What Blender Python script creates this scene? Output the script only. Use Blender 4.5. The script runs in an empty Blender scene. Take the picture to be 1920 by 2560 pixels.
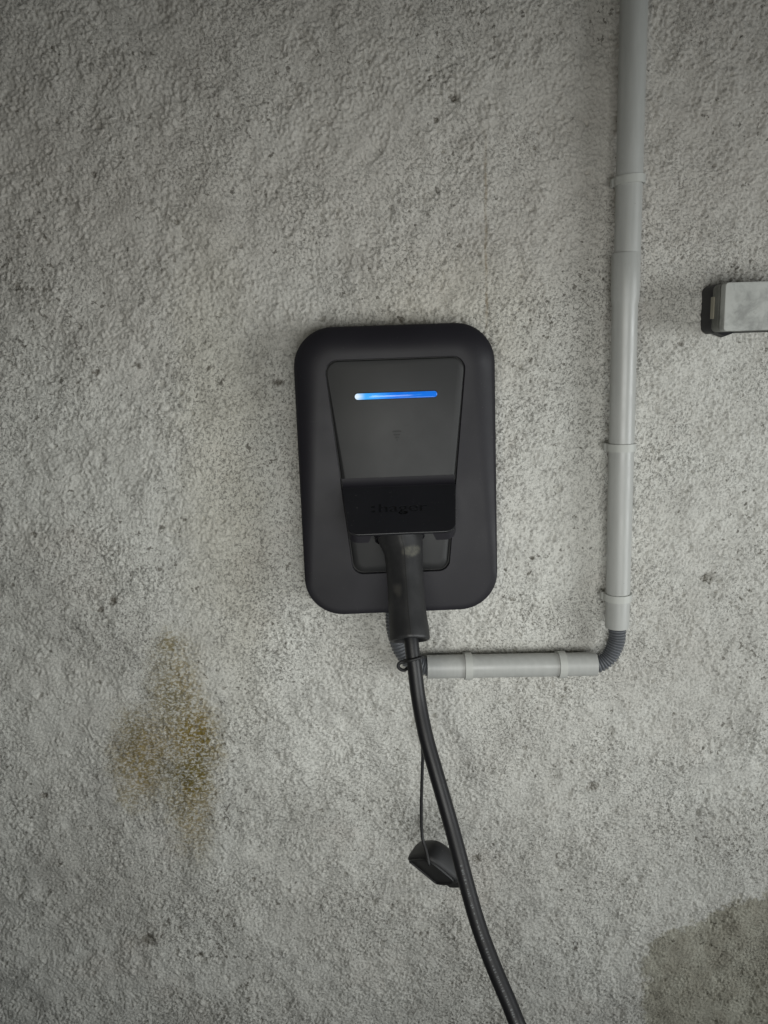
import bpy, bmesh, math, random
import numpy as np
from mathutils import Vector, Matrix

# ------------------------------------------------------------------ camera, world, lamps, exposure
scene = bpy.context.scene
C = scene.collection
PI = math.pi

def camera_setup():
    p, y, r = 0.19553487, 0.02113696, -0.03444622      # pitch down, yaw, roll
    cp, sp, cy, sy = math.cos(p), math.sin(p), math.cos(y), math.sin(y)
    f = Vector((sy*cp, cy*cp, -sp)); rt = Vector((cy, -sy, 0)); up = rt.cross(f)
    c, s = math.cos(r), math.sin(r)
    R_, U_ = rt*c + up*s, up*c - rt*s
    cam = bpy.data.cameras.new('camera'); o = bpy.data.objects.new('camera', cam); C.objects.link(o)
    m = Matrix(((R_.x, U_.x, -f.x, 0), (R_.y, U_.y, -f.y, -0.95), (R_.z, U_.z, -f.z, 0), (0, 0, 0, 1)))
    o.matrix_world = m
    cam.sensor_fit = 'VERTICAL'; cam.sensor_height = 36; cam.lens = 36*1923/2560
    cam.clip_start = 0.02; cam.clip_end = 100
    scene.camera = o
camera_setup()

w = bpy.data.worlds.new('World'); scene.world = w; w.use_nodes = True
bg = w.node_tree.nodes['Background']
bg.inputs['Color'].default_value = (0.80, 0.93, 1.0, 1); bg.inputs['Strength'].default_value = 0.022

def area(name, loc, target, sx, sy, power, col, spread=180):
    l = bpy.data.lights.new(name, 'AREA'); l.shape = 'RECTANGLE'; l.size = sx; l.size_y = sy
    l.energy = power; l.color = col; l.spread = math.radians(spread)
    o = bpy.data.objects.new(name, l); C.objects.link(o)
    o.location = loc
    o.rotation_euler = (Vector(target) - Vector(loc)).to_track_quat('-Z', 'Y').to_euler()
    return o
# daylight from behind the camera; unseen lamp, shaped to add the lens's vignetting
area('daylight_vignette', (.15, -1.20, -.28), (.18, 0, -.29), .80, .52, 2.2, (.99, 1.0, .972), 84)
# more sky light from further off on the right
area('side_daylight', (2.5, -1.45, -.45), (.20, 0, -.42), 1.5, 1.2, 5.0, (0.95, 0.985, .985), 50)
# the bay's warm lamp, close to the camera and a little to its left
area('bay_lamp', (-.22, -1.12, .02), (.12, 0, -.30), .10, .42, .7, (1.0, .93, .72))

scene.render.engine = 'CYCLES'
vs = scene.view_settings
vs.view_transform = 'Standard'; vs.look = 'None'; vs.exposure = 0.0; vs.gamma = 1.0

# ------------------------------------------------------------------ helpers
def link_mesh(name, verts, faces, mat, parent=None, smooth=35, loc=None):
    me = bpy.data.meshes.new(name)
    me.from_pydata([tuple(v) for v in verts], [], faces)
    me.validate(); me.update()
    bm = bmesh.new(); bm.from_mesh(me)
    bmesh.ops.recalc_face_normals(bm, faces=bm.faces)
    bm.to_mesh(me); bm.free()
    if smooth:
        me.shade_smooth(); me.set_sharp_from_angle(angle=math.radians(smooth))
    me.materials.append(mat)
    o = bpy.data.objects.new(name, me); C.objects.link(o)
    if parent: o.parent = parent
    if loc: o.location = loc
    return o

def thing(name, label, cat, loc=(0, 0, 0), group=None):
    o = bpy.data.objects.new(name, None); C.objects.link(o); o.empty_display_size = 0.02
    o.location = loc
    return tag(o, label, cat, group)

def tag(o, label, cat, group=None):
    o['label'] = label; o['category'] = cat
    if group: o['group'] = group
    return o

class MB:
    def __init__(s): s.v = []; s.f = []
    def loft(s, rings, closed=True, cap0=True, cap1=True):
        n = len(rings[0]); b = len(s.v)
        for r in rings: s.v += [tuple(p) for p in r]
        for i in range(len(rings)-1):
            for j in range(n if closed else n-1):
                k = (j+1) % n
                s.f.append((b+i*n+j, b+i*n+k, b+(i+1)*n+k, b+(i+1)*n+j))
        if cap0: s.f.append(tuple(b+j for j in range(n)))
        if cap1: s.f.append(tuple(b+(len(rings)-1)*n+j for j in range(n)))
        return s
    def box(s, x0, x1, y0, y1, z0, z1):
        return s.loft([[(x0, y0, z0), (x1, y0, z0), (x1, y1, z0), (x0, y1, z0)],
                       [(x0, y0, z1), (x1, y0, z1), (x1, y1, z1), (x0, y1, z1)]])
    def build(s, name, mat, parent=None, smooth=35, loc=None):
        return link_mesh(name, s.v, s.f, mat, parent, smooth, loc)

def rpoly(corners, n=10):
    """closed outline (x, z) with rounded corners; corners = (x, z, radius)"""
    out = []; m = len(corners)
    for i in range(m):
        p0, p, p1 = (Vector(corners[k % m][:2]) for k in (i-1, i, i+1))
        r = corners[i][2]
        a = (p0-p).normalized(); b = (p1-p).normalized()
        ang = a.angle(b); t = r/math.tan(ang/2)
        c = p + (a+b).normalized()*(r/math.sin(ang/2))
        s0 = (p+a*t)-c; s1 = (p+b*t)-c
        th0 = math.atan2(s0.y, s0.x); th1 = math.atan2(s1.y, s1.x)
        d = (th1-th0+PI) % (2*PI) - PI
        for k in range(n+1):
            th = th0 + d*k/n
            out.append((c.x+math.cos(th)*r, c.y+math.sin(th)*r))
    return out

def ring_xz(outline, y): return [(x, y, z) for x, z in outline]

def catmull(pts, n):
    P = [np.array(p, float) for p in pts]
    P = [2*P[0]-P[1]] + P + [2*P[-1]-P[-2]]
    out = []
    for i in range(1, len(P)-2):
        for k in range(n):
            t = k/n
            out.append(0.5*((2*P[i]) + (P[i+1]-P[i-1])*t + (2*P[i-1]-5*P[i]+4*P[i+1]-P[i+2])*t*t
                            + (3*P[i]-P[i-1]-3*P[i+1]+P[i+2])*t**3))
    out.append(P[-2])
    return out

def sweep_rings(path, radius, n=24, ref=(0, 1, 0)):
    P = [Vector(p) for p in path]; rings = []; u = Vector(ref)
    for i, p in enumerate(P):
        t = (P[min(i+1, len(P)-1)] - P[max(i-1, 0)]).normalized()
        u = (u - t*u.dot(t)).normalized(); v = t.cross(u)
        r = radius(i/(len(P)-1)) if callable(radius) else radius
        rings.append([tuple(p + (u*math.cos(a) + v*math.sin(a))*r) for a in (2*PI*k/n for k in range(n))])
    return rings

# ------------------------------------------------------------------ materials
class NT:
    def __init__(s, name):
        s.m = bpy.data.materials.new(name); s.m.use_nodes = True
        s.t = s.m.node_tree; s.b = s.t.nodes['Principled BSDF']; s.out = s.t.nodes['Material Output']
        s.co = s.t.nodes.new('ShaderNodeTexCoord').outputs['Object']
    def L(s, a, b): s.t.links.new(a, b)
    def put(s, inp, v):
        if isinstance(v, bpy.types.NodeSocket): s.L(v, inp)
        else: inp.default_value = v
    def noise(s, scale, detail=4, rough=0.55, vec=None, dist=0.0, out='Fac'):
        n = s.t.nodes.new('ShaderNodeTexNoise'); n.inputs['Scale'].default_value = scale
        n.inputs['Detail'].default_value = detail; n.inputs['Roughness'].default_value = rough
        n.inputs['Distortion'].default_value = dist
        s.L(vec or s.co, n.inputs['Vector']); return n.outputs[out]
    def voro(s, scale, vec=None, feature='F1', rnd=1.0):
        n = s.t.nodes.new('ShaderNodeTexVoronoi'); n.feature = feature; n.inputs['Scale'].default_value = scale
        n.inputs['Randomness'].default_value = rnd
        s.L(vec or s.co, n.inputs['Vector']); return n.outputs['Distance']
    def math(s, op, a, b=0.0, c=0.0, clamp=False):
        n = s.t.nodes.new('ShaderNodeMath'); n.operation = op; n.use_clamp = clamp
        s.put(n.inputs[0], a); s.put(n.inputs[1], b); s.put(n.inputs[2], c); return n.outputs[0]
    def ramp(s, v, a, b, lo=0.0, hi=1.0):
        n = s.t.nodes.new('ShaderNodeMapRange'); n.interpolation_type = 'SMOOTHSTEP'; n.clamp = True
        s.put(n.inputs['Value'], v); s.put(n.inputs['From Min'], a); s.put(n.inputs['From Max'], b)
        s.put(n.inputs['To Min'], lo); s.put(n.inputs['To Max'], hi); return n.outputs['Result']
    def mix(s, f, a, b, mode='MIX'):
        n = s.t.nodes.new('ShaderNodeMix'); n.data_type = 'RGBA'; n.blend_type = mode
        s.put(n.inputs[0], f); s.put(n.inputs[6], a); s.put(n.inputs[7], b); return n.outputs[2]
    def xyz(s, vec=None):
        n = s.t.nodes.new('ShaderNodeSeparateXYZ'); s.L(vec or s.co, n.inputs[0]); return n.outputs
    def vadd(s, a, b, k):
        n = s.t.nodes.new('ShaderNodeVectorMath'); n.operation = 'MULTIPLY_ADD'
        s.L(b, n.inputs[0]); n.inputs[1].default_value = (k, k, k); s.L(a, n.inputs[2]); return n.outputs[0]
    def vmul(s, a, v):
        n = s.t.nodes.new('ShaderNodeVectorMath'); n.operation = 'MULTIPLY'
        s.L(a, n.inputs[0]); n.inputs[1].default_value = v; return n.outputs[0]
    def bump(s, h, strength=0.3, dist=0.001):
        n = s.t.nodes.new('ShaderNodeBump'); n.inputs['Strength'].default_value = strength
        n.inputs['Distance'].default_value = dist
        s.L(h, n.inputs['Height']); s.L(n.outputs[0], s.b.inputs['Normal'])
    def ellipse(s, x, z, cx, cz, rx, rz, vec, soft=0.5):
        o = s.xyz(vec)
        dx = s.math('DIVIDE', s.math('SUBTRACT', o[0], cx), rx); dz = s.math('DIVIDE', s.math('SUBTRACT', o[2], cz), rz)
        d = s.math('SQRT', s.math('ADD', s.math('MULTIPLY', dx, dx), s.math('MULTIPLY', dz, dz)))
        return s.ramp(d, 1.0+soft, 1.0-soft)

def rgba(c): return (c[0], c[1], c[2], 1.0)

def plastic(name, col, rough=0.45, grain=1600, gs=0.12, dust=0.0, vary=0.08, spec=0.5):
    k = NT(name)
    n = k.noise(14, 4); c = k.mix(k.ramp(n, .35, .7), rgba([x*(1-vary) for x in col]), rgba([x*(1+vary) for x in col]))
    if dust:
        sp = k.ramp(k.noise(420, 1, .4), .735, .80)
        sm = k.ramp(k.noise(22, 5, .7), .62, .86)
        c = k.mix(k.math('MULTIPLY', sp, dust*.5), c, (.16, .16, .15, 1))
        c = k.mix(k.math('MULTIPLY', sm, dust*0.16), c, (.20, .195, .18, 1))
    k.put(k.b.inputs['Base Color'], c)
    k.put(k.b.inputs['Roughness'], k.ramp(k.noise(9, 4), .3, .75, rough-.05, rough+.07))
    k.b.inputs['Specular IOR Level'].default_value = spec
    k.bump(k.noise(grain, 2, .5), gs, 0.0004)
    return k.m

M = {}
M['charcoal'] = plastic('charcoal_plastic', (.0145, .0136, .0172), .50, dust=.25, spec=.26)
M['panel'] = plastic('panel_plastic', (.0255, .0258, .0262), .52, grain=1300, gs=.2, dust=.25, spec=.38)
M['lid'] = plastic('hood_plastic', (.0128, .0128, .0150), .45, dust=.5, spec=.36)
M['groove'] = plastic('groove_black', (.006, .006, .006), .6)
M['letter'] = plastic('letter_black', (.004, .004, .0045), .5)
M['cable'] = plastic('cable_sheath', (.011, .011, .0125), .43, grain=900, gs=.08, dust=.2, spec=.36)
M['rubber'] = plastic('cap_rubber', (.0115, .0115, .0125), .55, dust=.3)
M['print'] = plastic('cable_print', (.075, .08, .085), .5)
M['hose'] = plastic('hose_grey', (.105, .111, .122), .42, dust=.4)
M['gasket'] = plastic('gasket_black', (.014, .014, .016), .5, dust=.3)
M['tab'] = plastic('tab_beige', (.34, .32, .25), .5)

def handle_material():
    k = NT('handle_rubber')
    c = k.mix(k.ramp(k.noise(40, 5, .65), .35, .75), (.014, .014, .015, 1), (.024, .024, .025, 1))
    v = k.vadd(k.co, k.noise(60, 4, .6, out='Color'), .012)
    e = k.ellipse(0, 0, .053, -.206, .010, .0058, v, .35)      # dusty rub mark on the front of the grip
    e2 = k.ellipse(0, 0, .035, -.2445, .0045, .006, v, .6)
    du = k.math('MULTIPLY', e, k.ramp(k.noise(240, 4, .7), .3, .65, .45, 1.0))
    c = k.mix(k.math('MULTIPLY', du, .55), c, (.155, .15, .12, 1))
    c = k.mix(k.math('MULTIPLY', e2, .22), c, (.15, .14, .12, 1))
    k.put(k.b.inputs['Base Color'], c); k.b.inputs['Roughness'].default_value = .5
    k.bump(k.noise(1500, 2), .12, .0004)
    return k.m
M['handle'] = handle_material()

def pvc(name, col, rough=.36):
    k = NT(name)
    st = k.noise(1.0, 4, .6, vec=k.vmul(k.co, (140, 140, 14)))
    c = k.mix(k.ramp(st, .35, .7), rgba([x*.95 for x in col]), rgba([x*1.03 for x in col]))
    dirt = k.ramp(k.noise(55, 6, .72), .60, .80)
    c = k.mix(k.math('MULTIPLY', dirt, .22), c, (.20, .195, .17, 1))
    sp = k.ramp(k.noise(230, 2, .5), .75, .80)
    c = k.mix(k.math('MULTIPLY', sp, .55), c, (.12, .115, .10, 1))
    k.put(k.b.inputs['Base Color'], c)
    k.put(k.b.inputs['Roughness'], k.ramp(k.noise(30, 4), .3, .7, rough-.05, rough+.08))
    k.bump(k.noise(500, 3), .05, .0004)
    return k.m
M['pvc'] = pvc('grey_pvc', (.395, .40, .383))
M['clip'] = pvc('grey_clip', (.45, .457, .43), .45)

def box_material(name, col, amt):
    k = NT(name)
    v = k.vadd(k.co, k.noise(25, 4, .6, out='Color'), .03)
    n = k.noise(42, 6, .68, vec=v)
    c = k.mix(k.ramp(n, .32, .62), rgba([x*.60 for x in col]), rgba(col))
    sc = k.ramp(k.noise(1, 3, .6, vec=k.vmul(v, (30, 30, 420))), .66, .76)
    c = k.mix(k.math('MULTIPLY', sc, .35), c, (.50, .52, .49, 1))
    sp = k.ramp(k.noise(200, 3, .6), .66, .76)
    c = k.mix(k.math('MULTIPLY', sp, amt), c, (.16, .16, .14, 1))
    k.put(k.b.inputs['Base Color'], c); k.b.inputs['Roughness'].default_value = .55
    k.bump(n, .1, .0006)
    return k.m
M['box_lid'] = box_material('box_lid_grey', (.47, .48, .455), .4)
M['box_body'] = box_material('box_body_grey', (.19, .195, .175), .4)

def led_material():
    k = NT('led_light')
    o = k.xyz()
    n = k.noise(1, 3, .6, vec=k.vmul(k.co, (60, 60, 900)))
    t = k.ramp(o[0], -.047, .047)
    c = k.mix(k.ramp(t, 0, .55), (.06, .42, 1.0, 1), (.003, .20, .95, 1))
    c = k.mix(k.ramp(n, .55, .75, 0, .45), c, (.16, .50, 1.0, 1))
    glint = k.ramp(o[0], -.034, -.046)  # white lens reflection at the left end, painted into the emission
    glint2 = k.math('MULTIPLY', glint, k.ramp(n, .35, .55, .55, 1))
    c = k.mix(glint2, c, (.80, .92, 1.0, 1))
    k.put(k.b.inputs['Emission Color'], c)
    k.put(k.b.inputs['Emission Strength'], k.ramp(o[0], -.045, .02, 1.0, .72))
    k.put(k.b.inputs['Base Color'], (.01, .03, .08, 1)); k.b.inputs['Roughness'].default_value = .12
    return k.m
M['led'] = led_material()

# ------------------------------------------------------------------ wall
DIRT = [(-.1036, -.0228, .0052), (-.331, -.7853, .0095), (-.2625, -.8151, .0055), (.2917, -.5818, .007), (.249, -.4476, .003), (.434, -.2923, .0052), (.1322, -.6828, .006),
        (.0477, .0468, .004), (-.3318, -.291, .0055), (.1158, .2908, .0038), (-.2716, .0029, .004), (-.3471, -.3015, .0035), (-.4485, -.558, .004), (-.1863, -.0028, .003),
        (-.3206, -.003, .0045), (.2076, -.2557, .003), (.1198, -.284, .0035), (.0794, -.3664, .002), (.1818, -.3108, .003), (.3882, .0064, .003), (.0951, .2672, .0025),
        (-.30, .22, .0025), (-.21, .165, .003), (.02, .33, .002), (-.155, .28, .002), (-.40, .10, .0025), (.21, .235, .002), (.42, .21, .0022), (.12, .13, .002), (-.42, -.20, .003),
        (-.36, -.40, .0024), (-.13, -.33, .002), (.20, -.52, .0022), (.40, -.48, .0026), (-.08, -.60, .0026), (-.18, -.70, .003), (.25, -.74, .0024), (-.44, -.66, .003), (.05, -.80, .0024)]
def wall_material():
    k = NT('rough_concrete_render')
    P = k.co
    big = k.noise(3.2, 5, .6); mid = k.noise(16, 6, .65)
    base = k.mix(k.ramp(big, .32, .68), (.49, .48, .445, 1), (.62, .617, .578, 1))
    base = k.mix(k.ramp(mid, .38, .70, 0, .45), base, (.59, .59, .555, 1))
    pinkish = k.ramp(k.noise(5.0, 4, .6, vec=k.vmul(P, (1, 1, 1.3))), .55, .72)
    smoke = k.math('MULTIPLY', k.ramp(k.noise(7.5, 6, .68, vec=k.vadd(P, k.noise(3, 2, out='Color'), .25)), .50, .72), .42)
    base = k.mix(smoke, base, (.30, .295, .275, 1))
    warm = k.math('MULTIPLY', k.ramp(k.xyz(k.vadd(P, k.noise(4, 3, out='Color'), .3))[2], .05, .35), .30)
    base = k.mix(k.math('MAXIMUM', k.math('MULTIPLY', pinkish, .25), warm), base, (.46, .405, .36, 1))
    wob = k.vadd(P, k.noise(14, 5, .65, out='Color'), .10)       # offset about +.05 in x and z
    # yellowish patches, left of and above the charger
    y1 = k.ellipse(0, 0, -.13, -.10, .05, .26, wob, .7); y2 = k.ellipse(0, 0, .16, .09, .10, .07, wob, .7)
    yel = k.math('MULTIPLY', k.math('MAXIMUM', y1, k.math('MULTIPLY', y2, .7)), .26)
    base = k.mix(yel, base, (.50, .46, .345, 1))
    # dark specks: grit, plus the pores' shade painted into the colour, denser in patches
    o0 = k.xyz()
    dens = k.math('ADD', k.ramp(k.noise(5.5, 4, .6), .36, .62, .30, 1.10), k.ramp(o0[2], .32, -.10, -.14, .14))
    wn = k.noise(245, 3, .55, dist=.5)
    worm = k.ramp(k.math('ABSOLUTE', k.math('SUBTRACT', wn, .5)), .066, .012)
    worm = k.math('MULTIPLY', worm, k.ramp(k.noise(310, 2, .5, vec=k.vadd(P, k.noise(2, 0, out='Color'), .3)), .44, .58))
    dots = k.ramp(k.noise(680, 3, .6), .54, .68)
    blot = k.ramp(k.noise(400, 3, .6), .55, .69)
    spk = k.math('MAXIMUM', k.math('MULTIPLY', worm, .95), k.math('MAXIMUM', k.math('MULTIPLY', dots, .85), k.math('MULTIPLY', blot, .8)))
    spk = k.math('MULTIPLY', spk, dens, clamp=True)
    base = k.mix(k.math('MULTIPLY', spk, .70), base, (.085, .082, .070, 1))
    pale = k.ramp(k.noise(480, 3, .55, vec=k.vadd(P, k.noise(3, 1, out='Color'), .5)), .56, .70)
    base = k.mix(k.math('MULTIPLY', pale, .45), base, (.69, .69, .65, 1))
    g3 = k.noise(120, 3, .6)
    # isolated dark grit and brown bits
    sp3 = k.ramp(k.math('ADD', g3, k.ramp(k.noise(7, 3), .42, .7, -.03, .06)), .650, .70)
    base = k.mix(k.math('MULTIPLY', sp3, .75), base, (.10, .092, .075, 1))
    # ochre rust stain low on the left
    v = k.vadd(k.vadd(P, k.noise(22, 5, .7, out='Color'), .045), k.noise(75, 5, .75, out='Color'), .030)
    es = [(-.248, -.465, .058, .060, .72), (-.222, -.40, .032, .085, .8), (-.205, -.448, .034, .052, 1.0), (-.212, -.50, .030, .05, 1.0), (-.218, -.525, .030, .085, .8), (-.278, -.470, .036, .062, .85), (-.228, -.315, .012, .018, .8), (-.30, -.53, .016, .022, .6)]
    st = None
    for cx, cz, rx, rz, a in es:
        e = k.math('MULTIPLY', k.ellipse(0, 0, cx, cz, rx, rz, v, .6), a)
        st = e if st is None else k.math('MAXIMUM', st, e)
    so = k.noise(1, 4, .6, vec=k.vmul(P, (190, 190, 340)), dist=.6)
    stw = k.math('MULTIPLY', st, k.ramp(so, .42, .56, .26, 1.0))
    hue = k.mix(k.ramp(k.noise(12, 3), .4, .65), (.215, .158, .042, 1), (.150, .122, .042, 1))
    base = k.mix(stw, base, hue)
    # thin brown run above the charger
    o = k.xyz(k.vadd(P, k.noise(60, 4, .6, out='Color'), .004))
    run = k.math('MULTIPLY', k.ramp(k.math('ABSOLUTE', k.math('SUBTRACT', o[0], .1537)), .0030, .0004),
                 k.math('MULTIPLY', k.ramp(o[2], .02, .06), k.ramp(o[2], .27, .23)))
    run = k.math('MULTIPLY', run, k.ramp(k.noise(50, 4, .7), .35, .6, .15, .70))
    base = k.mix(run, base, (.21, .165, .10, 1))
    # darker damp patch at the lower right
    wv = k.vadd(k.vadd(P, k.noise(26, 6, .7, out='Color'), .060), k.noise(90, 6, .85, out='Color'), .050)
    wo = k.xyz(wv)
    lim = k.math('MULTIPLY', k.math('SUBTRACT', .585, wo[0]), -.42)
    top = k.math('SUBTRACT', k.math('ADD', -.708, lim), wo[2])
    wet = k.math('MULTIPLY', k.ramp(top, -.002, .008), k.ramp(wo[0], .424, .438))
    smo = k.ramp(k.noise(30, 5, .6), .35, .7)
    wetc = k.mix(smo, (.58, .56, .495, 1), (.76, .75, .68, 1))
    base = k.mix(wet, base, wetc, 'MULTIPLY')
    # single spots of old dirt and chipped grit
    vd = k.vadd(P, k.noise(130, 5, .75, out='Color'), .016)          # offset about +.008
    sd_ = None
    for cx, cz, r in DIRT:
        e = k.ellipse(0, 0, cx+.008, cz+.008, r*1.3, r*.85, vd, .35)
        sd_ = e if sd_ is None else k.math('MAXIMUM', sd_, e)
    base = k.mix(k.math('MULTIPLY', k.math('MULTIPLY', sd_, k.ramp(k.noise(200, 5, .75), .38, .58, .10, 1)), .80), base, (.115, .103, .082, 1))
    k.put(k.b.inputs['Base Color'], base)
    k.put(k.b.inputs['Roughness'], k.math('SUBTRACT', .92, k.math('MULTIPLY', wet, .2)))
    k.b.inputs['Specular IOR Level'].default_value = .25
    h = k.math('ADD', k.math('MULTIPLY', k.noise(420, 3, .6), .7), k.math('MULTIPLY', k.noise(900, 2, .6), .4))
    h = k.math('SUBTRACT', h, k.math('MULTIPLY', worm, .5))
    k.bump(h, .8, .0012)
    return k.m
M['wall'] = wall_material()

def wall():
    rng = np.random.default_rng(7)
    N = 1024; d = 0.0014
    kx = np.fft.fftfreq(N, d)[None, :]; kz = np.fft.fftfreq(N, d)[:, None]
    def band(lam, width=.45, ax=1.0, az=1.0):
        kk = np.hypot(kx*ax, kz*az) + 1e-9
        f = np.exp(-(np.log(kk*lam)**2)/(2*width**2))
        h = np.fft.ifft2(np.fft.fft2(rng.standard_normal((N, N)))*f).real
        return h/h.std()
    big = band(.14, .5)*.0010 + band(.05, .5)*.0006
    lumps = band(.016, .45); grain = band(.0062, .35)
    crest = -np.abs(band(.018, .55)); flake = -np.abs(band(.010, .45))         # sharp-edged tears and flakes left by the float
    fine = band(.0046, .35)
    rough = 1/(1+np.exp(-(band(.12, .6)*1.5 + band(.035, .5)*1.3 - .1)))           # trowelled smooth patches against rough ones
    def pitty(h): return np.where(h < 0, h*1.25, h*.55)
    H = big + (.08+.95*rough)*(pitty(lumps)*.00045 - crest*.0007 - flake*.0007) + (.45+.55*rough)*(np.tanh(pitty(grain)*1.3)*.00078) + pitty(fine)*.00036
    pore = np.abs(band(.0060, .4)); pm = band(.009, .4)
    H -= .0011*np.clip(1-pore/.32, 0, 1)*np.clip(pm+.6, 0, 1)*(.4+.6*rough)
    tears = band(.011, .35, 1.0, .55); H -= .0016*np.clip(tears*rough-1.9, 0, 1.2)
    def axis(lo, hi, flo, fhi):
        a = np.arange(flo, fhi, d)
        def outw(s, e):
            o = []; st = d; p = s
            while abs(p-s) < abs(e-s):
                st *= 1.25; p += st*(1 if e > s else -1); o.append(p)
            return np.array(o)
        return np.concatenate([outw(flo, lo)[::-1], a, outw(fhi, hi)])
    X = axis(-2.2, 2.2, -.61, .62); Z = axis(-1.45, 1.6, -1.05, .47)
    ix = np.round(X/d).astype(int) % N; iz = np.round(Z/d).astype(int) % N
    h = H[np.ix_(iz, ix)].copy()
    GX, GZ = np.meshgrid(X, Z)
    # single holes and lumps seen in the photograph, then scattered small ones
    holes = [(.1158, .2908, .006, .005), (.4372, -.293, .007, .005), (.0993, -.2804, .005, .004), (-.3305, -.2889, .007, .004),
             (-.3493, -.2988, .006, .004), (-.3532, -.7847, .010, .004), (-.2614, -.8223, .006, .004), (-.1054, -.0199, .006, .004),
             (.0965, -.2835, .004, .004), (.45, -.296, .004, .003), (.083, .012, .008, .004)]
    holes += [(cx, cz, r*.8, .004) for cx, cz, r in DIRT]
    for _ in range(420):
        holes.append((rng.uniform(-.58, .6), rng.uniform(-1.02, .44), rng.uniform(.0012, .0030)*rng.choice([1, 1, 1.7]), rng.uniform(.002, .005)))
    for _ in range(110):
        holes.append((rng.uniform(-.58, .6), rng.uniform(-1.02, .44), rng.uniform(.002, .005), -rng.uniform(.0006, .0016)))
    for cx, cz, r, dep in holes:
        i0, i1 = np.searchsorted(X, (cx-4*r, cx+4*r)); j0, j1 = np.searchsorted(Z, (cz-4*r, cz+4*r))
        gx = GX[j0:j1, i0:i1]-cx; gz = GZ[j0:j1, i0:i1]-cz
        a = rng.uniform(0, PI); e = rng.uniform(.55, 1.0)
        u = (gx*math.cos(a)+gz*math.sin(a))/r; v = (-gx*math.sin(a)+gz*math.cos(a))/(r*e)
        q = np.sqrt(u*u+v*v) + .25*grain[:gx.shape[0], :gx.shape[1]]
        h[j0:j1, i0:i1] -= dep/(1+np.exp((q-1)*6))
    # trowel ridges: thin raised curls
    for _ in range(90):
        cx, cz = rng.uniform(-.55, .57), rng.uniform(-.98, .42); R = rng.uniform(.012, .05); a0 = rng.uniform(0, 2*PI); sp = rng.uniform(.5, 1.3)
        w_ = rng.uniform(.0009, .0016); amp = rng.uniform(.0008, .0019)
        i0, i1 = np.searchsorted(X, (cx-R-.01, cx+R+.01)); j0, j1 = np.searchsorted(Z, (cz-R-.01, cz+R+.01))
        gx = GX[j0:j1, i0:i1]-cx; gz = GZ[j0:j1, i0:i1]-cz
        rr = np.hypot(gx, gz); th = (np.arctan2(gz, gx)-a0+PI) % (2*PI)-PI
        h[j0:j1, i0:i1] += amp*np.exp(-((rr-R)/w_)**2)/(1+np.exp((np.abs(th)-sp/2)*14))
    nz, nx = h.shape
    co = np.stack([GX, -h+.0015, GZ], -1).reshape(-1, 3).astype(np.float32)
    idx = np.arange(nz*nx).reshape(nz, nx)
    q = np.stack([idx[:-1, :-1], idx[:-1, 1:], idx[1:, 1:], idx[1:, :-1]], -1).reshape(-1, 4).astype(np.int32)
    me = bpy.data.meshes.new('wall')
    me.vertices.add(len(co)); me.vertices.foreach_set('co', co.ravel())
    me.loops.add(q.size); me.loops.foreach_set('vertex_index', q.ravel())
    me.polygons.add(len(q)); me.polygons.foreach_set('loop_start', np.arange(0, q.size, 4, dtype=np.int32))
    me.polygons.foreach_set('loop_total', np.full(len(q), 4, np.int32))
    me.update(calc_edges=True)
    me.shade_smooth()
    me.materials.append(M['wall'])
    o = bpy.data.objects.new('wall', me); C.objects.link(o)
    o['kind'] = 'structure'
    o['label'] = 'rough grey concrete wall with pits, stains and a damp patch'
    return o
wall()

# ------------------------------------------------------------------ wall charger
OX, OZ = .0373, -.138
charger = thing('wall_charger', 'dark charcoal wall charger with rounded corners, blue light bar and plug inserted', 'charger', (OX, 0, OZ))
HW, HT, HB = .1166, .1767, -.1645

def plate_outline(i, n=14):
    r = .046 - i*.9
    return rpoly([(-HW+i, HB+i, r), (HW-i, HB+i, r), (HW-i, HT-i, r), (-HW+i, HT-i, r)], n)
def shield_outline(i, n=14):
    s = .0946                                     # slope of the tapering sides
    def hw(z): return .0573 + (z+.1137)*s - i
    zb, zt = -.1137+i, .1390-i
    return rpoly([(-hw(zb), zb, .0135-i*.5), (hw(zb), zb, .0135-i*.5), (hw(zt), zt, .0145-i*.5), (-hw(zt), zt, .0145-i*.5)], n)

def low_k(z):
    k = min(1, max(0, (z-HB-.02)/.13)); return k*k*(3-2*k)
def edge_ring(i, y):                              # the front edge stands further out towards the bottom
    return [(x, y + (-.0562+.0125*.1-y)*(1-low_k(z))*.9*(1 if y < -.03 else 0), z) for x, z in plate_outline(i)]
T = .032; D0, DH = .0445, .0125
rings = [ring_xz(plate_outline(.012), -.003), ring_xz(plate_outline(.006), -.005), ring_xz(plate_outline(.0012), -.010), ring_xz(plate_outline(0), -.014), edge_ring(0, -D0+.0016), edge_ring(.0003, -D0+.0006), edge_ring(.0008, -D0)]
for a in range(1, 15):
    t = .03 + .97*a/14
    wide, tight = plate_outline(t*T), plate_outline(t*.008)
    y = -(D0 + DH*(1-(1-t)**2.2))
    ring = []
    for (xw, zw), (xt, zt) in zip(wide, tight):
        k = min(1, max(0, (zw-HB-.02)/.13)); k = k*k*(3-2*k)
        ring.append((xt+(xw-xt)*k, y + (-.0562-y)*(1-k)*.9, zt+(zw-zt)*k))
    rings.append(ring)
YF = D0+DH                                        # front plane of the casing, .057
rings.append(ring_xz(shield_outline(-.0006), -YF))
rings.append(ring_xz(shield_outline(0), -YF+.0005))
rings.append(ring_xz(shield_outline(0), -YF+.006))
mb = MB(); mb.loft(rings, cap0=True, cap1=False); mb.build('casing', M['charcoal'], charger, 30)
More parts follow.
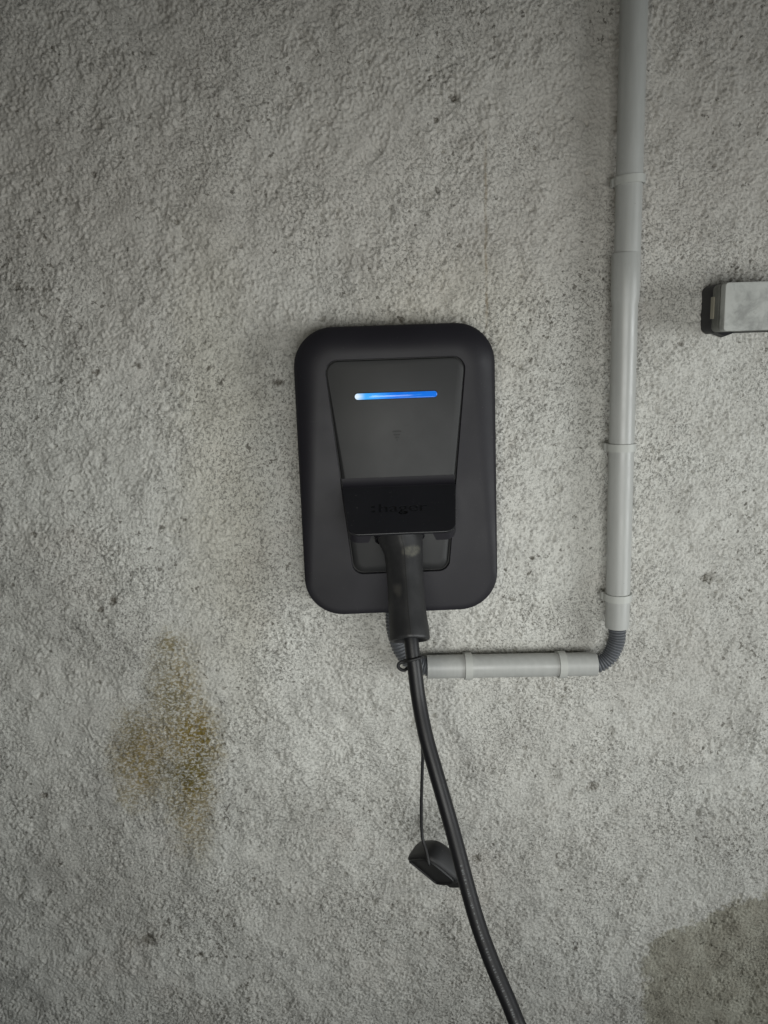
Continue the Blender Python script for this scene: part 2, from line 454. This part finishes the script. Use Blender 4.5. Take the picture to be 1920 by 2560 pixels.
MB().loft([ring_xz(shield_outline(-.002), -YF+.0065), ring_xz(shield_outline(-.002), -YF+.0055)]).build('groove', M['groove'], charger, 30)

# inset front panel: the raised shield, its lower part softly rounded
def panel_ring(i, dep):
    o = shield_outline(.0013 + 0*i); o2 = shield_outline(.0013 + i)
    out = []
    for (x, z), (x2, z2) in zip(o, o2):
        k = 1.0
        out.append((x2, -YF+dep, z2))
    return out
def panel_rings():
    rs = []
    prof = [(0, .0054), (0, .0012), (.0003, .0004), (.0010, 0)]
    profL = [(0, .0054), (0, .0046), (.0022, .0022), (.0075, 0)]
    for (i0, d0), (i1, d1) in zip(prof, profL):
        a, b = shield_outline(.0013+i0), shield_outline(.0013+i1)
        ring = []
        for (xa, za), (xb, zb) in zip(a, b):
            k = min(1, max(0, (.0-za)/.03))      # 0 on the upper panel, 1 below the hood
            ring.append((xa+(xb-xa)*k, -YF+d0+(d1-d0)*k, za+(zb-za)*k))
        rs.append(ring)
    return rs
prs = panel_rings()
panel = MB().loft(prs, cap0=True, cap1=True).build('front_panel', M['panel'], charger, 40)

# light bar
def stadium(hl, hh, n=10): return rpoly([(-hl, -hh, hh*.999), (hl, -hh, hh*.999), (hl, hh, hh*.999), (-hl, hh, hh*.999)], n)
tilt = 0.0
lb = thing_led = MB().loft([ring_xz(stadium(.0482, .0043), -.0005), ring_xz(stadium(.0482, .0043), -.0009), ring_xz(stadium(.0478, .0039), -.0011)]).build('light_bar_frame', M['groove'], charger, 40, (0, -YF+.0005, .0972))
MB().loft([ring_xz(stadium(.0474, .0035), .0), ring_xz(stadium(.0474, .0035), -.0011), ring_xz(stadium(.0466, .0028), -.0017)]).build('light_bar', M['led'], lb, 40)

# contactless symbol: three nested bars narrowing to a dot
for zc, hw_, hh in ((.0558, .0052, .0010), (.0521, .0038, .0010), (.0488, .0025, .0009), (.0459, .0008, .0008)):
    outer = rpoly([(-hw_, -hh, hh*.9), (hw_, -hh, hh*.9), (hw_, hh, hh*.9), (-hw_, hh, hh*.9)], 5)
    if hw_ > .001:
        k2 = .00045
        inner = rpoly([(-hw_+k2, -hh+k2, (hh-k2)*.9), (hw_-k2, -hh+k2, (hh-k2)*.9), (hw_-k2, hh-k2, (hh-k2)*.9), (-hw_+k2, hh-k2, (hh-k2)*.9)], 5)
        m_ = MB().loft([ring_xz(outer, .0), ring_xz(outer, -.00025), ring_xz(inner, -.00025), ring_xz(inner, -.00002)], cap0=True, cap1=True)
    else:
        m_ = MB().loft([ring_xz(outer, 0), ring_xz(outer, -.0003)])
    m_.build('symbol_bar', M['groove'], panel, 30, (-.0003, -YF, zc))

# hood: a sloping plate above the socket, with a fillet strip behind it
A0 = Vector((0, -YF-.0035, -.0078)); A1 = Vector((0, -.1145, -.0523))
sl = (A1-A0); SL = sl.length; sd = sl.normalized(); nrm = Vector((0, sd.z, -sd.y))
if nrm.y > 0: nrm = -nrm
def on_slope(u, s, off=0.0):                       # u across, s down the slope, off outwards
    p = A0 + sd*s + nrm*off
    return (p.x+u, p.y, p.z)
lid_o = rpoly([(-.0597, -SL, .0125), (.0597, -SL, .0125), (.0668, 0, .0004), (-.0668, 0, .0004)], 14)
def lid_off(i): return [(x*(1-i/.06), z + (i if z < -SL*.5 else -i)*1.0) for x, z in lid_o]
mb = MB()
mb.loft([[on_slope(x, -z, -.0030) for x, z in lid_o], [on_slope(x, -z, -.0005) for x, z in lid_o], [on_slope(x, -z, 0) for x, z in lid_off(.0005)]])
hood = mb.build('hood', M['lid'], charger, 25)

# fillet between the flat panel and the hood
rows = []
cf = [(.0027, .0004), (.0005, .0008), (-.0020, .0016), (-.0042, .0027), (-.0060, .0042), (-.0071, .0060)]
hwf = lambda z: .0573 + (z+.1137)*.0946 - .0017
MB().loft([[(-hwf(z), -YF-d, z), (hwf(z), -YF-d, z), (hwf(z), -YF+.002, z-.004), (-hwf(z), -YF+.002, z-.004)] for z, d in cf]).build('hood_root', M['charcoal'], charger, 40)

# side cheeks of the hood: walls that follow the hood's rounded edge and drop lower at the two feet
def cheek(sgn):
    pts = [p for p in lid_o if p[0]*sgn > .035]
    pts = sorted(pts, key=lambda p: (-p[1] if True else 0))       # from the top of the hood down
    pts = [p for p in pts if p[1] < -.0005]
    side = [(sgn*(.0668-(.0668-.0597)*t), -SL*t) for t in (.02, .2, .4, .6, .8)]
    arc = [p for p in lid_o if p[1] < -SL+.0126 and p[0]*sgn > 0]
    arc = sorted(arc, key=lambda p: -p[0]*sgn + (p[1]+SL)*-1)
    line = side + arc + [(sgn*(.047-.0015*j), -SL) for j in range(1, 7)] + [(sgn*.0345, -SL)]
    rings = []
    L = len(line)
    for i, (x, z) in enumerate(line):
        f = -z/SL
        drop = .003 + .0050*min(1, f*1.1)
        if i == L-1: drop = .0006
        a = line[max(i-1, 0)]; b = line[min(i+1, L-1)]
        t = Vector((b[0]-a[0], b[1]-a[1])).normalized(); nin = Vector((-t.y, t.x))
        if nin.x*sgn > 0 and abs(t.y) > .3: nin = -nin
        if abs(t.y) <= .3 and nin.y < 0: nin = -nin
        th = .0045
        o3 = Vector(on_slope(x, -z, -.0030)); i3 = Vector(on_slope(x+nin.x*th, -(z+nin.y*th), -.0030))
        dn = Vector((0, drop*.25, -drop))
        rings.append([tuple(o3), tuple(o3+dn), tuple(i3+dn), tuple(i3)])
    return rings
for sg in (-1, 1):
    MB().loft(cheek(sg)).build('hood_cheek', M['charcoal'], charger, 35)
# brackets from cheek back to the panel, hidden under the hood
    x0, x1 = sorted((sg*.0440, sg*.0490))
    mb = MB()
    tops = [on_slope(0, s, -.0032) for s in (.012, SL-.006)]
    mb.loft([[(x0, -YF+.001, tops[0][2]-.010), (x1, -YF+.001, tops[0][2]-.010), (x1, -YF+.001, tops[1][2]-.004), (x0, -YF+.001, tops[1][2]-.004)],
             [(x0, tops[0][1], tops[0][2]-.001), (x1, tops[0][1], tops[0][2]-.001), (x1, tops[0][1], tops[1][2]-.004), (x0, tops[0][1], tops[1][2]-.004)],
             [(x0, tops[1][1]+.004, tops[1][2]), (x1, tops[1][1]+.004, tops[1][2]), (x1, tops[1][1]+.004, tops[1][2]-.003), (x0, tops[1][1]+.004, tops[1][2]-.003)]])
    mb.build('hood_bracket', M['charcoal'], charger, 30)

# sunken lettering on the hood
def lettering():
    cu = bpy.data.curves.new('lettering', 'FONT'); cu.body = 'hager'; cu.size = .0185; cu.align_x = 'LEFT'; cu.extrude = .0008
    cu.offset = .00008
    o = bpy.data.objects.new('lettering', cu); C.objects.link(o)
    bpy.context.view_layer.update()
    me = bpy.data.meshes.new_from_object(o.evaluated_get(bpy.context.evaluated_depsgraph_get()))
    bpy.data.objects.remove(o); bpy.data.curves.remove(cu)
    n = len(me.vertices); a = np.empty(n*3, np.float32); me.vertices.foreach_get('co', a); a = a.reshape(-1, 3)
    x0, x1 = a[:, 0].min(), a[:, 0].max()
    width = .0555
    sx = width/(x1-x0)
    ztop = a[:, 1].max()
    a[:, 0] = (a[:, 0]-x0)*sx + .0305-width
    s0 = SL*.46
    vv = [on_slope(p[0], s0 + .0062 - p[1], p[2]) for p in a]
    faces = [tuple(p.vertices) for p in me.polygons]
    bpy.data.meshes.remove(me)
    b = MB(); b.v = vv; b.f = faces
    for q in (-.0002, .0068):                      # the two square dots before the word
        bb = len(b.v); x0, x1 = -.0335, -.0293
        cs = [(x0, q), (x1, q), (x1, q+.0036), (x0, q+.0036)]
        b.loft([[on_slope(x, s0+.0062-y, -.0008) for x, y in cs], [on_slope(x, s0+.0062-y, .0008) for x, y in cs]])
    return b
lt = lettering()
cutter = lt.build('lettering', M['letter'], None, 0)
cutter.parent = charger
bm = bmesh.new(); bm.from_mesh(cutter.data); bmesh.ops.remove_doubles(bm, verts=bm.verts, dist=2e-6)
bmesh.ops.recalc_face_normals(bm, faces=bm.faces); print('OPEN', sum(1 for e in bm.edges if len(e.link_faces) != 2), bm.calc_volume(signed=True)); bm.to_mesh(cutter.data); bm.free()
bpy.context.view_layer.update()
md = hood.modifiers.new('cut', 'BOOLEAN'); md.object = cutter; md.operation = 'DIFFERENCE'; md.solver = 'EXACT'; md.use_self = True
bpy.context.view_layer.update()
new = bpy.data.meshes.new_from_object(hood.evaluated_get(bpy.context.evaluated_depsgraph_get()))
print('HOOD', len(hood.data.polygons), len(new.polygons), sum(p.area for p in hood.data.polygons), sum(p.area for p in new.polygons), [sorted((p.area,len(p.vertices)) for p in m.polygons)[-3:] for m in (hood.data,new)])
hood.modifiers.clear()
if len(new.polygons) > 60:
    hood.data = new; new.shade_smooth(); new.set_sharp_from_angle(angle=math.radians(25))
# the letters' own floor sits deep in the cut
for v in cutter.data.vertices: v.co -= nrm*.00135
cutter.parent = hood

# socket collar that the plug sits in
HP = [(.0356, -.0850, -.1994, .0270), (.0368, -.0902, -.2086, .0245), (.0388, -.0960, -.2191, .0221), (.0391, -.1066, -.2375, .0209),
      (.0393, -.1148, -.2516, .0205), (.0397, -.1300, -.2772, .0211), (.0405, -.1405, -.2946, .0222), (.0407, -.1450, -.3018, .0223)]
top = Vector(HP[0][:3]); ax = (Vector(HP[-1][:3])-top).normalized()
back = Vector((1, 0, 0)).cross(ax).normalized()
if back.y < 0: back = -back
pth = [top - ax*.006 + back*.007, top + ax*.002 + back*.007]
rg = sweep_rings([tuple(p - Vector((OX, 0, OZ))) for p in (pth[0], pth[1])], .0290, 40)
rg2 = sweep_rings([tuple(p - Vector((OX, 0, OZ))) for p in (pth[0]+ax*.001, pth[1])], .0275, 40)
MB().loft(rg + [rg2[1], rg2[0]], cap0=True, cap1=True).build('socket_collar', M['charcoal'], charger, 35)

# ------------------------------------------------------------------ charging cable with plug handle
cable = thing('charging_cable', 'thick black charging cable with ridged plug handle hanging from the charger', 'cable', (0, 0, 0))
def handle():
    n = 48; rings = []
    secs = []
    cent = []
    for ds, a in secs: cent.append((top + ax*ds, a))
    dense = catmull([list(h) for h in HP], 6)
    for p in dense: cent.append((Vector(p[:3]), p[3]))
    end = cent[-1]
    def section(c, a, i, N, bfac=.92):
        t = ax
        side = Vector((1, 0, 0)); fr = side.cross(t).normalized()
        if fr.y > 0: fr = -fr
        out = []
        b = a*bfac
        for k in range(n):
            th = 2*PI*k/n + PI/2
            u, v = math.cos(th), math.sin(th)
            # superellipse with a soft front ridge along the mould seam
            e = 2.5
            uu = math.copysign(abs(u)**(2/e), u); vv = math.copysign(abs(v)**(2/e), v)
            if v > 0:
                au = abs(uu)
                vv = (1-.55*au-.45*au**6) if au < 1 else 0
                if k in (0,): vv -= .030
            out.append(tuple(c + side*(uu*a + 0*a) + fr*(vv*b)))
        return out
    N = len(cent)
    for i, (c, a) in enumerate(cent): rings.append(section(c, a, i, N))
    c, a = end
    rings.append(section(c+ax*.0018, a*.985, 0, N)); rings.append(section(c+ax*.0028, a*.94, 0, N)); rings.append(section(c+ax*.0030, a*.87, 0, N))
    rings.append(section(c+ax*.0005, a*.80, 0, N)); rings.append(section(c-ax*.003, a*.5, 0, N))
    return MB().loft(rings).build('plug_handle', M['handle'], cable, 50)
hd = handle()
# dark moulding seam down the front ridge
seam = []
fr = Vector((1, 0, 0)).cross(ax).normalized()
if fr.y > 0: fr = -fr
dense = catmull([list(h) for h in HP], 6)
ring_v = []
for p in dense:
    c = Vector(p[:3]) + fr*(p[3]*.92*.985); s = .00055
    ring_v.append([tuple(c + Vector((-s, 0, 0)) - fr*.0006), tuple(c + Vector((-s, 0, 0)) + fr*.00012), tuple(c + Vector((s, 0, 0)) + fr*.00012), tuple(c + Vector((s, 0, 0)) - fr*.0006)])
MB().loft(ring_v).build('seam', M['groove'], hd, 30)

CP = [(0.0404, -0.133, -0.282), (0.0408, -0.142, -0.2935), (0.0419, -0.148, -0.3025), (0.0431, -0.1545, -0.3194), (0.0442, -0.158, -0.33), (0.0473, -0.1679, -0.3649), (0.0528, -0.1831, -0.3988), (0.0611, -0.1982, -0.4316), (0.069, -0.2119, -0.4613), (0.0776, -0.2283, -0.4945), (0.0925, -0.2626, -0.5551), (0.105, -0.2851, -0.5905), (0.12, -0.3074, -0.6237), (0.1258, -0.317, -0.6371), (0.1373, -0.33, -0.6611), (0.1513, -0.345, -0.6913), (0.1734, -0.375, -0.7302), (0.2082, -0.425, -0.7784), (0.2581, -0.505, -0.8233), (0.3178, -0.615, -0.8418)]
cpath = catmull(CP, 8)
MB().loft(sweep_rings(cpath, .0081, 28)).build('cord', M['cable'], cable, 60)
# faint small print along the cord: worn ticks too small to read
random.seed(5)
mb = MB(); rr_ = .0081
acc = 0.0
for i in range(len(cpath)-1):
    p = Vector(cpath[i]); q = Vector(cpath[i+1]); t = (q-p).normalized(); L = (q-p).length
    if not (-.72 < p.z < -.515): continue
    s = 0.0
    while s < L:
        c = p + t*s
        tocam = Vector((0, -.95, 0)) - c; tocam = (tocam - t*tocam.dot(t)).normalized(); sidev = t.cross(tocam).normalized()
        if sidev.x < 0: sidev = -sidev
        out = (tocam*.97 - sidev*.05).normalized()
        b = t.cross(out).normalized()
        if random.random() < .72:
            l_, wd = random.uniform(.0003, .0009), random.uniform(.0006, .0013)
            cc = c + out*(rr_+.00002); j = random.uniform(-.0002, .0002)
            mb.loft([[tuple(cc + b*(x+j) + t*y) for x, y in ((-wd, -l_), (wd, -l_), (wd, l_), (-wd, l_))],
                     [tuple(cc + out*.00006 + b*(x+j) + t*y) for x, y in ((-wd, -l_), (wd, -l_), (wd, l_), (-wd, l_))]])
        s += random.uniform(.0016, .0034)
pr = mb.build('printing', M['print'], cable, 0)

# ------------------------------------------------------------------ dust cap on its strap
cap = thing('dust_cap', 'black rubber dust cap dangling on a thin strap beside the cable', 'dust cap', (.062, -.13, -.60))
CO = Vector((.062, -.13, -.60))
cz_ = min(cpath, key=lambda p: abs(p[2]+.3230)); cc = Vector(cz_); tt = Vector((.09, -.3, -.95)).normalized()
def torus_path(c, rad, t, n=40):
    u = Vector((1, 0, 0)); u = (u - t*u.dot(t)).normalized(); v = t.cross(u)
    return [c + (u*math.cos(a) + v*math.sin(a))*rad for a in (2*PI*k/n for k in range(n+1))]
mb = MB(); mb.loft(sweep_rings([tuple(p-CO) for p in torus_path(cc, .0093, (tt + Vector((.10, 0, .05))).normalized())], .0017, 12, (0, 0, 1)))
mb.build('strap_ring', M['rubber'], cap, 60)
lp = [(.0345, -.152, -.3235), (.0338, -.153, -.3265), (.0305, -.154, -.3262), (.0272, -.154, -.3285), (.0268, -.154, -.3320), (.0295, -.154, -.3350), (.0335, -.153, -.3362), (.0385, -.149, -.3350), (.0420, -.145, -.3370),
      (.0450, -.141, -.3560), (.048, -.138, -.388), (.0516, -.135, -.4300), (.0522, -.135, -.4480), (.0513, -.135, -.4672), (.0492, -.135, -.508), (.0486, -.135, -.537), (.0494, -.137, -.5545), (.0528, -.1430, -.5665), (.0545, -.148, -.5750), (.0552, -.1495, -.5800), (.0555, -.1470, -.5830)]
mb = MB(); mb.loft(sweep_rings([tuple(Vector(p)-CO) for p in catmull(lp, 8)], .0019, 12)); mb.build('strap', M['rubber'], cap, 60)
# cup: flat face turned down to the left, a stepped tongue on the right
def capmesh():
    W = Vector((.0440, 0, -.0440)).normalized()            # long axis of the face in the picture plane
    Nf = Vector((-.50, -.72, -.50)).normalized()           # the face looks down, left and a little outwards
    W = (W - Nf*W.dot(Nf)).normalized(); V = Nf.cross(W).normalized()
    if V.y > 0: V = -V
    def sec(h, a, b, k=3.8, cut=.80):
        out = []
        for j in range(48):
            th = 2*PI*j/48
            u = math.copysign(abs(math.cos(th))**(2/k), math.cos(th)); v = math.copysign(abs(math.sin(th))**(2/k), math.sin(th))
            v = max(v, -cut)
            out.append(tuple(W*(u*a*(.82 if u > 0 else 1.0)) + V*(v*b) - Nf*h))
        return out
    off = Vector((0, 0, 0))
    body = MB().loft([sec(-.0005, .0255, .0225), sec(-.0010, .0270, .0245), sec(.0002, .0283, .0255), sec(.004, .0286, .0258), sec(.016, .0270, .0245), sec(.022, .0245, .0225), sec(.0245, .0205, .019), sec(.0255, .012, .011)])
    b = body.build('cap_body', M['rubber'], cap, 45, (-.0002, 0, -.0042))
    b.scale = (1.08, 1.08, 1.08)
    ring = MB().loft([sec(.0005, .0262, .0236), sec(-.0028, .0258, .0232), sec(-.0030, .0245, .0222), sec(-.0012, .0235, .0212)]); ring.build('cap_rim', M['rubber'], b, 40)
    # tongue: a short block that steps out at the right end
    def blk(u0, u1, v0, v1, h0, h1, ch=.0012):
        rs = []
        for h, e in ((h0, ch), (h0+ch, 0), (h1-ch, 0), (h1, ch)):
            rs.append([tuple(W*u + V*v - Nf*h) for u, v in ((u0+e, v0+e), (u1-e, v0+e), (u1-e, v1-e), (u0+e, v1-e))])
        return MB().loft(rs)
    blk(.0215, .0345, -.013, .015, .0020, .0150).build('cap_tongue', M['rubber'], b, 30)
    blk(.0330, .0372, -.0105, .0125, .0035, .0130).build('cap_tip', M['rubber'], b, 30)
    return b
capmesh()

# ------------------------------------------------------------------ conduits
PR = .0150
def tube(mb, path, r, n=36, wall_t=.0016):
    a = sweep_rings(path, r, n); b = sweep_rings(path, r-wall_t, n)
    mb.loft(a + b[::-1], cap0=False, cap1=False)
    m = len(a[0]); base = len(mb.v) - 2*len(a)*m
    last = base + (2*len(a)-1)*m
    for j in range(m):
        k = (j+1) % m; mb.f.append((base+j, last+j, last+k, base+k))
    return mb
# upper length of the standing run
up = tag(tube(MB(), [(0, 0, .0), (0, 0, .80)], PR, 40).build('conduit_pipe', M['pvc'], None, 50, (.3130, -.022, .102)),
         'upper grey plastic pipe running up out of the top of the photo', 'pipe', 'grey conduit pipes')
# lower length, with a flared socket at its top end
lz = [(-.345, 1.0), (.0530, 1.0), (.0585, 1.06), (.0625, 1.10), (.1110, 1.10), (.1116, 1.085)]
n = 40; r1 = []
for z, k in lz: r1.append([(math.cos(2*PI*j/n)*PR*k, math.sin(2*PI*j/n)*PR*k, z+.345) for j in range(n)])
r2 = [[(x*(.9 if i == 0 else .925), y*(.9 if i == 0 else .925), z) for x, y, z in r1[i]] for i in (5, 0)]
mb = MB(); mb.loft(r1 + r2, cap0=False, cap1=False)
m = n; last = 7*m
for j in range(m): mb.f.append((j, last+j, last+(j+1) % m, (j+1) % m))
low = tag(mb.build('conduit_pipe', M['pvc'], None, 50, (.3124, -.022, -.345)), 'lower grey plastic pipe with flared socket at its top, standing right of the charger', 'pipe', 'grey conduit pipes')
low.rotation_euler = (0, math.radians(-.10), 0)
# lying run below the charger
hz = tag(tube(MB(), [(0, 0, 0), (.2180, 0, -.0059)], PR, 40).build('conduit_pipe', M['pvc'], None, 50, (.0677, -.022, -.3884)),
         'short grey plastic pipe lying horizontally below the charger', 'pipe', 'grey conduit pipes')

def pipe_clip(loc, label, horizontal=False, wd=.0092):
    t = thing('pipe_clip', label, 'pipe clip', loc, 'grey pipe clips')
    ro, ri = .0174, .01515
    n = 44; rs = [[], [], [], []]
    for j in range(n+1):
        a = math.radians(-235 + 290*j/n)             # open towards the wall
        c, s = math.cos(a), math.sin(a)
        for q, (r, z) in enumerate(((ro, -wd/2), (ro, wd/2), (ri, wd/2), (ri, -wd/2))):
            rs[q].append((c*r, s*r, z))
    secs = [[rs[q][j] for q in range(4)] for j in range(n+1)]
    mb = MB(); mb.loft(secs)
    band = mb.build('band', M['clip'], t, 40)
    b2 = MB(); b2.box(-.0100, .0100, .0130, .0225, -.0042, .0042); base = b2.build('base', M['clip'], t, 20)
    if horizontal: return t
    b3 = MB()                                         # the catch, a small lug on the open side
    b3.loft([[(-.0188, .0060, z), (-.0166, .0030, z), (-.0160, .0130, z), (-.0188, .0130, z)] for z in (-wd/2, wd/2)])
    b3.build('catch', M['clip'], t, 20)
    return t
c1 = pipe_clip((.3135, -.022, .1908), 'grey clip highest on the upright pipe, above the pipe joint')
c2 = pipe_clip((.3118, -.022, -.1145), 'grey clip on the upright pipe beside the middle of the charger')
c3 = pipe_clip((.3122, -.022, -.3045), 'grey clip lowest on the upright pipe, just above its bent hose')
c1.rotation_euler = (math.radians(0), math.radians(-2), 0)
c4 = pipe_clip((.1205, -.022, -.3898), 'grey clip on the lying pipe, nearer the black cable', True)
c5 = pipe_clip((.2410, -.022, -.3931), 'grey clip on the lying pipe, nearer the upright pipe', True)
for c in (c4, c5): c.rotation_euler = (0, math.radians(90+1.55), 0)

def corrugated(path, r, pitch, amp, label):
    P = catmull(path, 40)
    cum = np.concatenate([[0], np.cumsum([np.linalg.norm(P[i+1]-P[i]) for i in range(len(P)-1)])])
    tot = cum[-1]; ns = int(tot/pitch)*8; S = np.linspace(0, tot, ns+1)
    P = np.array(P); Q = np.stack([np.interp(S, cum, P[:, k]) for k in range(3)], 1)
    def rad(f):
        ph = (f*tot/pitch) % 1.0
        return r - amp*(0.5+0.5*math.cos(2*PI*ph))**2.2
    mb = MB(); mb.loft(sweep_rings([tuple(q) for q in Q], rad, 32))
    o = mb.build('corrugated_hose', M['hose'], None, 70)
    return tag(o, label, 'hose', 'grey corrugated hoses')
corrugated([(.0295, -.020, -.290), (.0290, -.021, -.315), (.0296, -.022, -.335), (.0355, -.0225, -.3590), (.0465, -.0225, -.3770), (.0620, -.022, -.3865), (.0800, -.022, -.3886)], .0123, .0042, .0020,
           'grey corrugated hose behind the plug handle, from charger to lying pipe')
corrugated([(.3128, -.022, -.325), (.3128, -.022, -.3480), (.3118, -.022, -.3650), (.3035, -.022, -.3845), (.2890, -.022, -.3945), (.272, -.022, -.3942)], .0110, .0037, .0022,
           'grey corrugated hose bending at the corner between upright and lying pipes')

# ------------------------------------------------------------------ switch box at the right edge
sb = thing('switch_box', 'grey plastic electrical box on black backing at the right edge', 'electrical box', (.4650, 0, .0455))
def rbox(hw, hh, r, ys, ins=None):
    return [ring_xz(rpoly([(-hw+i, -hh+i, r), (hw-i, -hh+i, r), (hw-i, hh-i, r), (-hw+i, hh-i, r)], 6), y) for y, i in ys]
MB().loft(rbox(.0525, .0285, .009, [(.002, 0), (-.018, .0002), (-.024, .0022)])).build('backing', M['gasket'], sb, 35)
MB().loft(rbox(.0500, .0272, .006, [(-.0238, .0002), (-.0245, 0), (-.040, 0), (-.0405, .0008), (-.046, .0008)])).build('body', M['box_body'], sb, 30)
MB().loft(rbox(.0508, .0270, .0035, [(-.0462, .003), (-.0470, .0025), (-.0470, 0), (-.0568, 0), (-.0577, .0003), (-.0580, .0010)])).build('lid', M['box_lid'], sb, 30)
MB().box(-.0513, -.0495, -.0300, -.0225, -.0115, .0135).build('latch_tab', M['tab'], sb, 20)
MB().loft([[(-.046, -.012, -.028), (-.024, -.012, -.028), (-.0262, -.014, -.0312), (-.0335, -.0145, -.0335), (-.042, -.014, -.0300)],
           [(-.046, -.028, -.0270), (-.024, -.028, -.0270), (-.0262, -.026, -.0295), (-.0335, -.025, -.0318), (-.042, -.026, -.0285)]]).build('rubber_flap', M['gasket'], sb, 30)
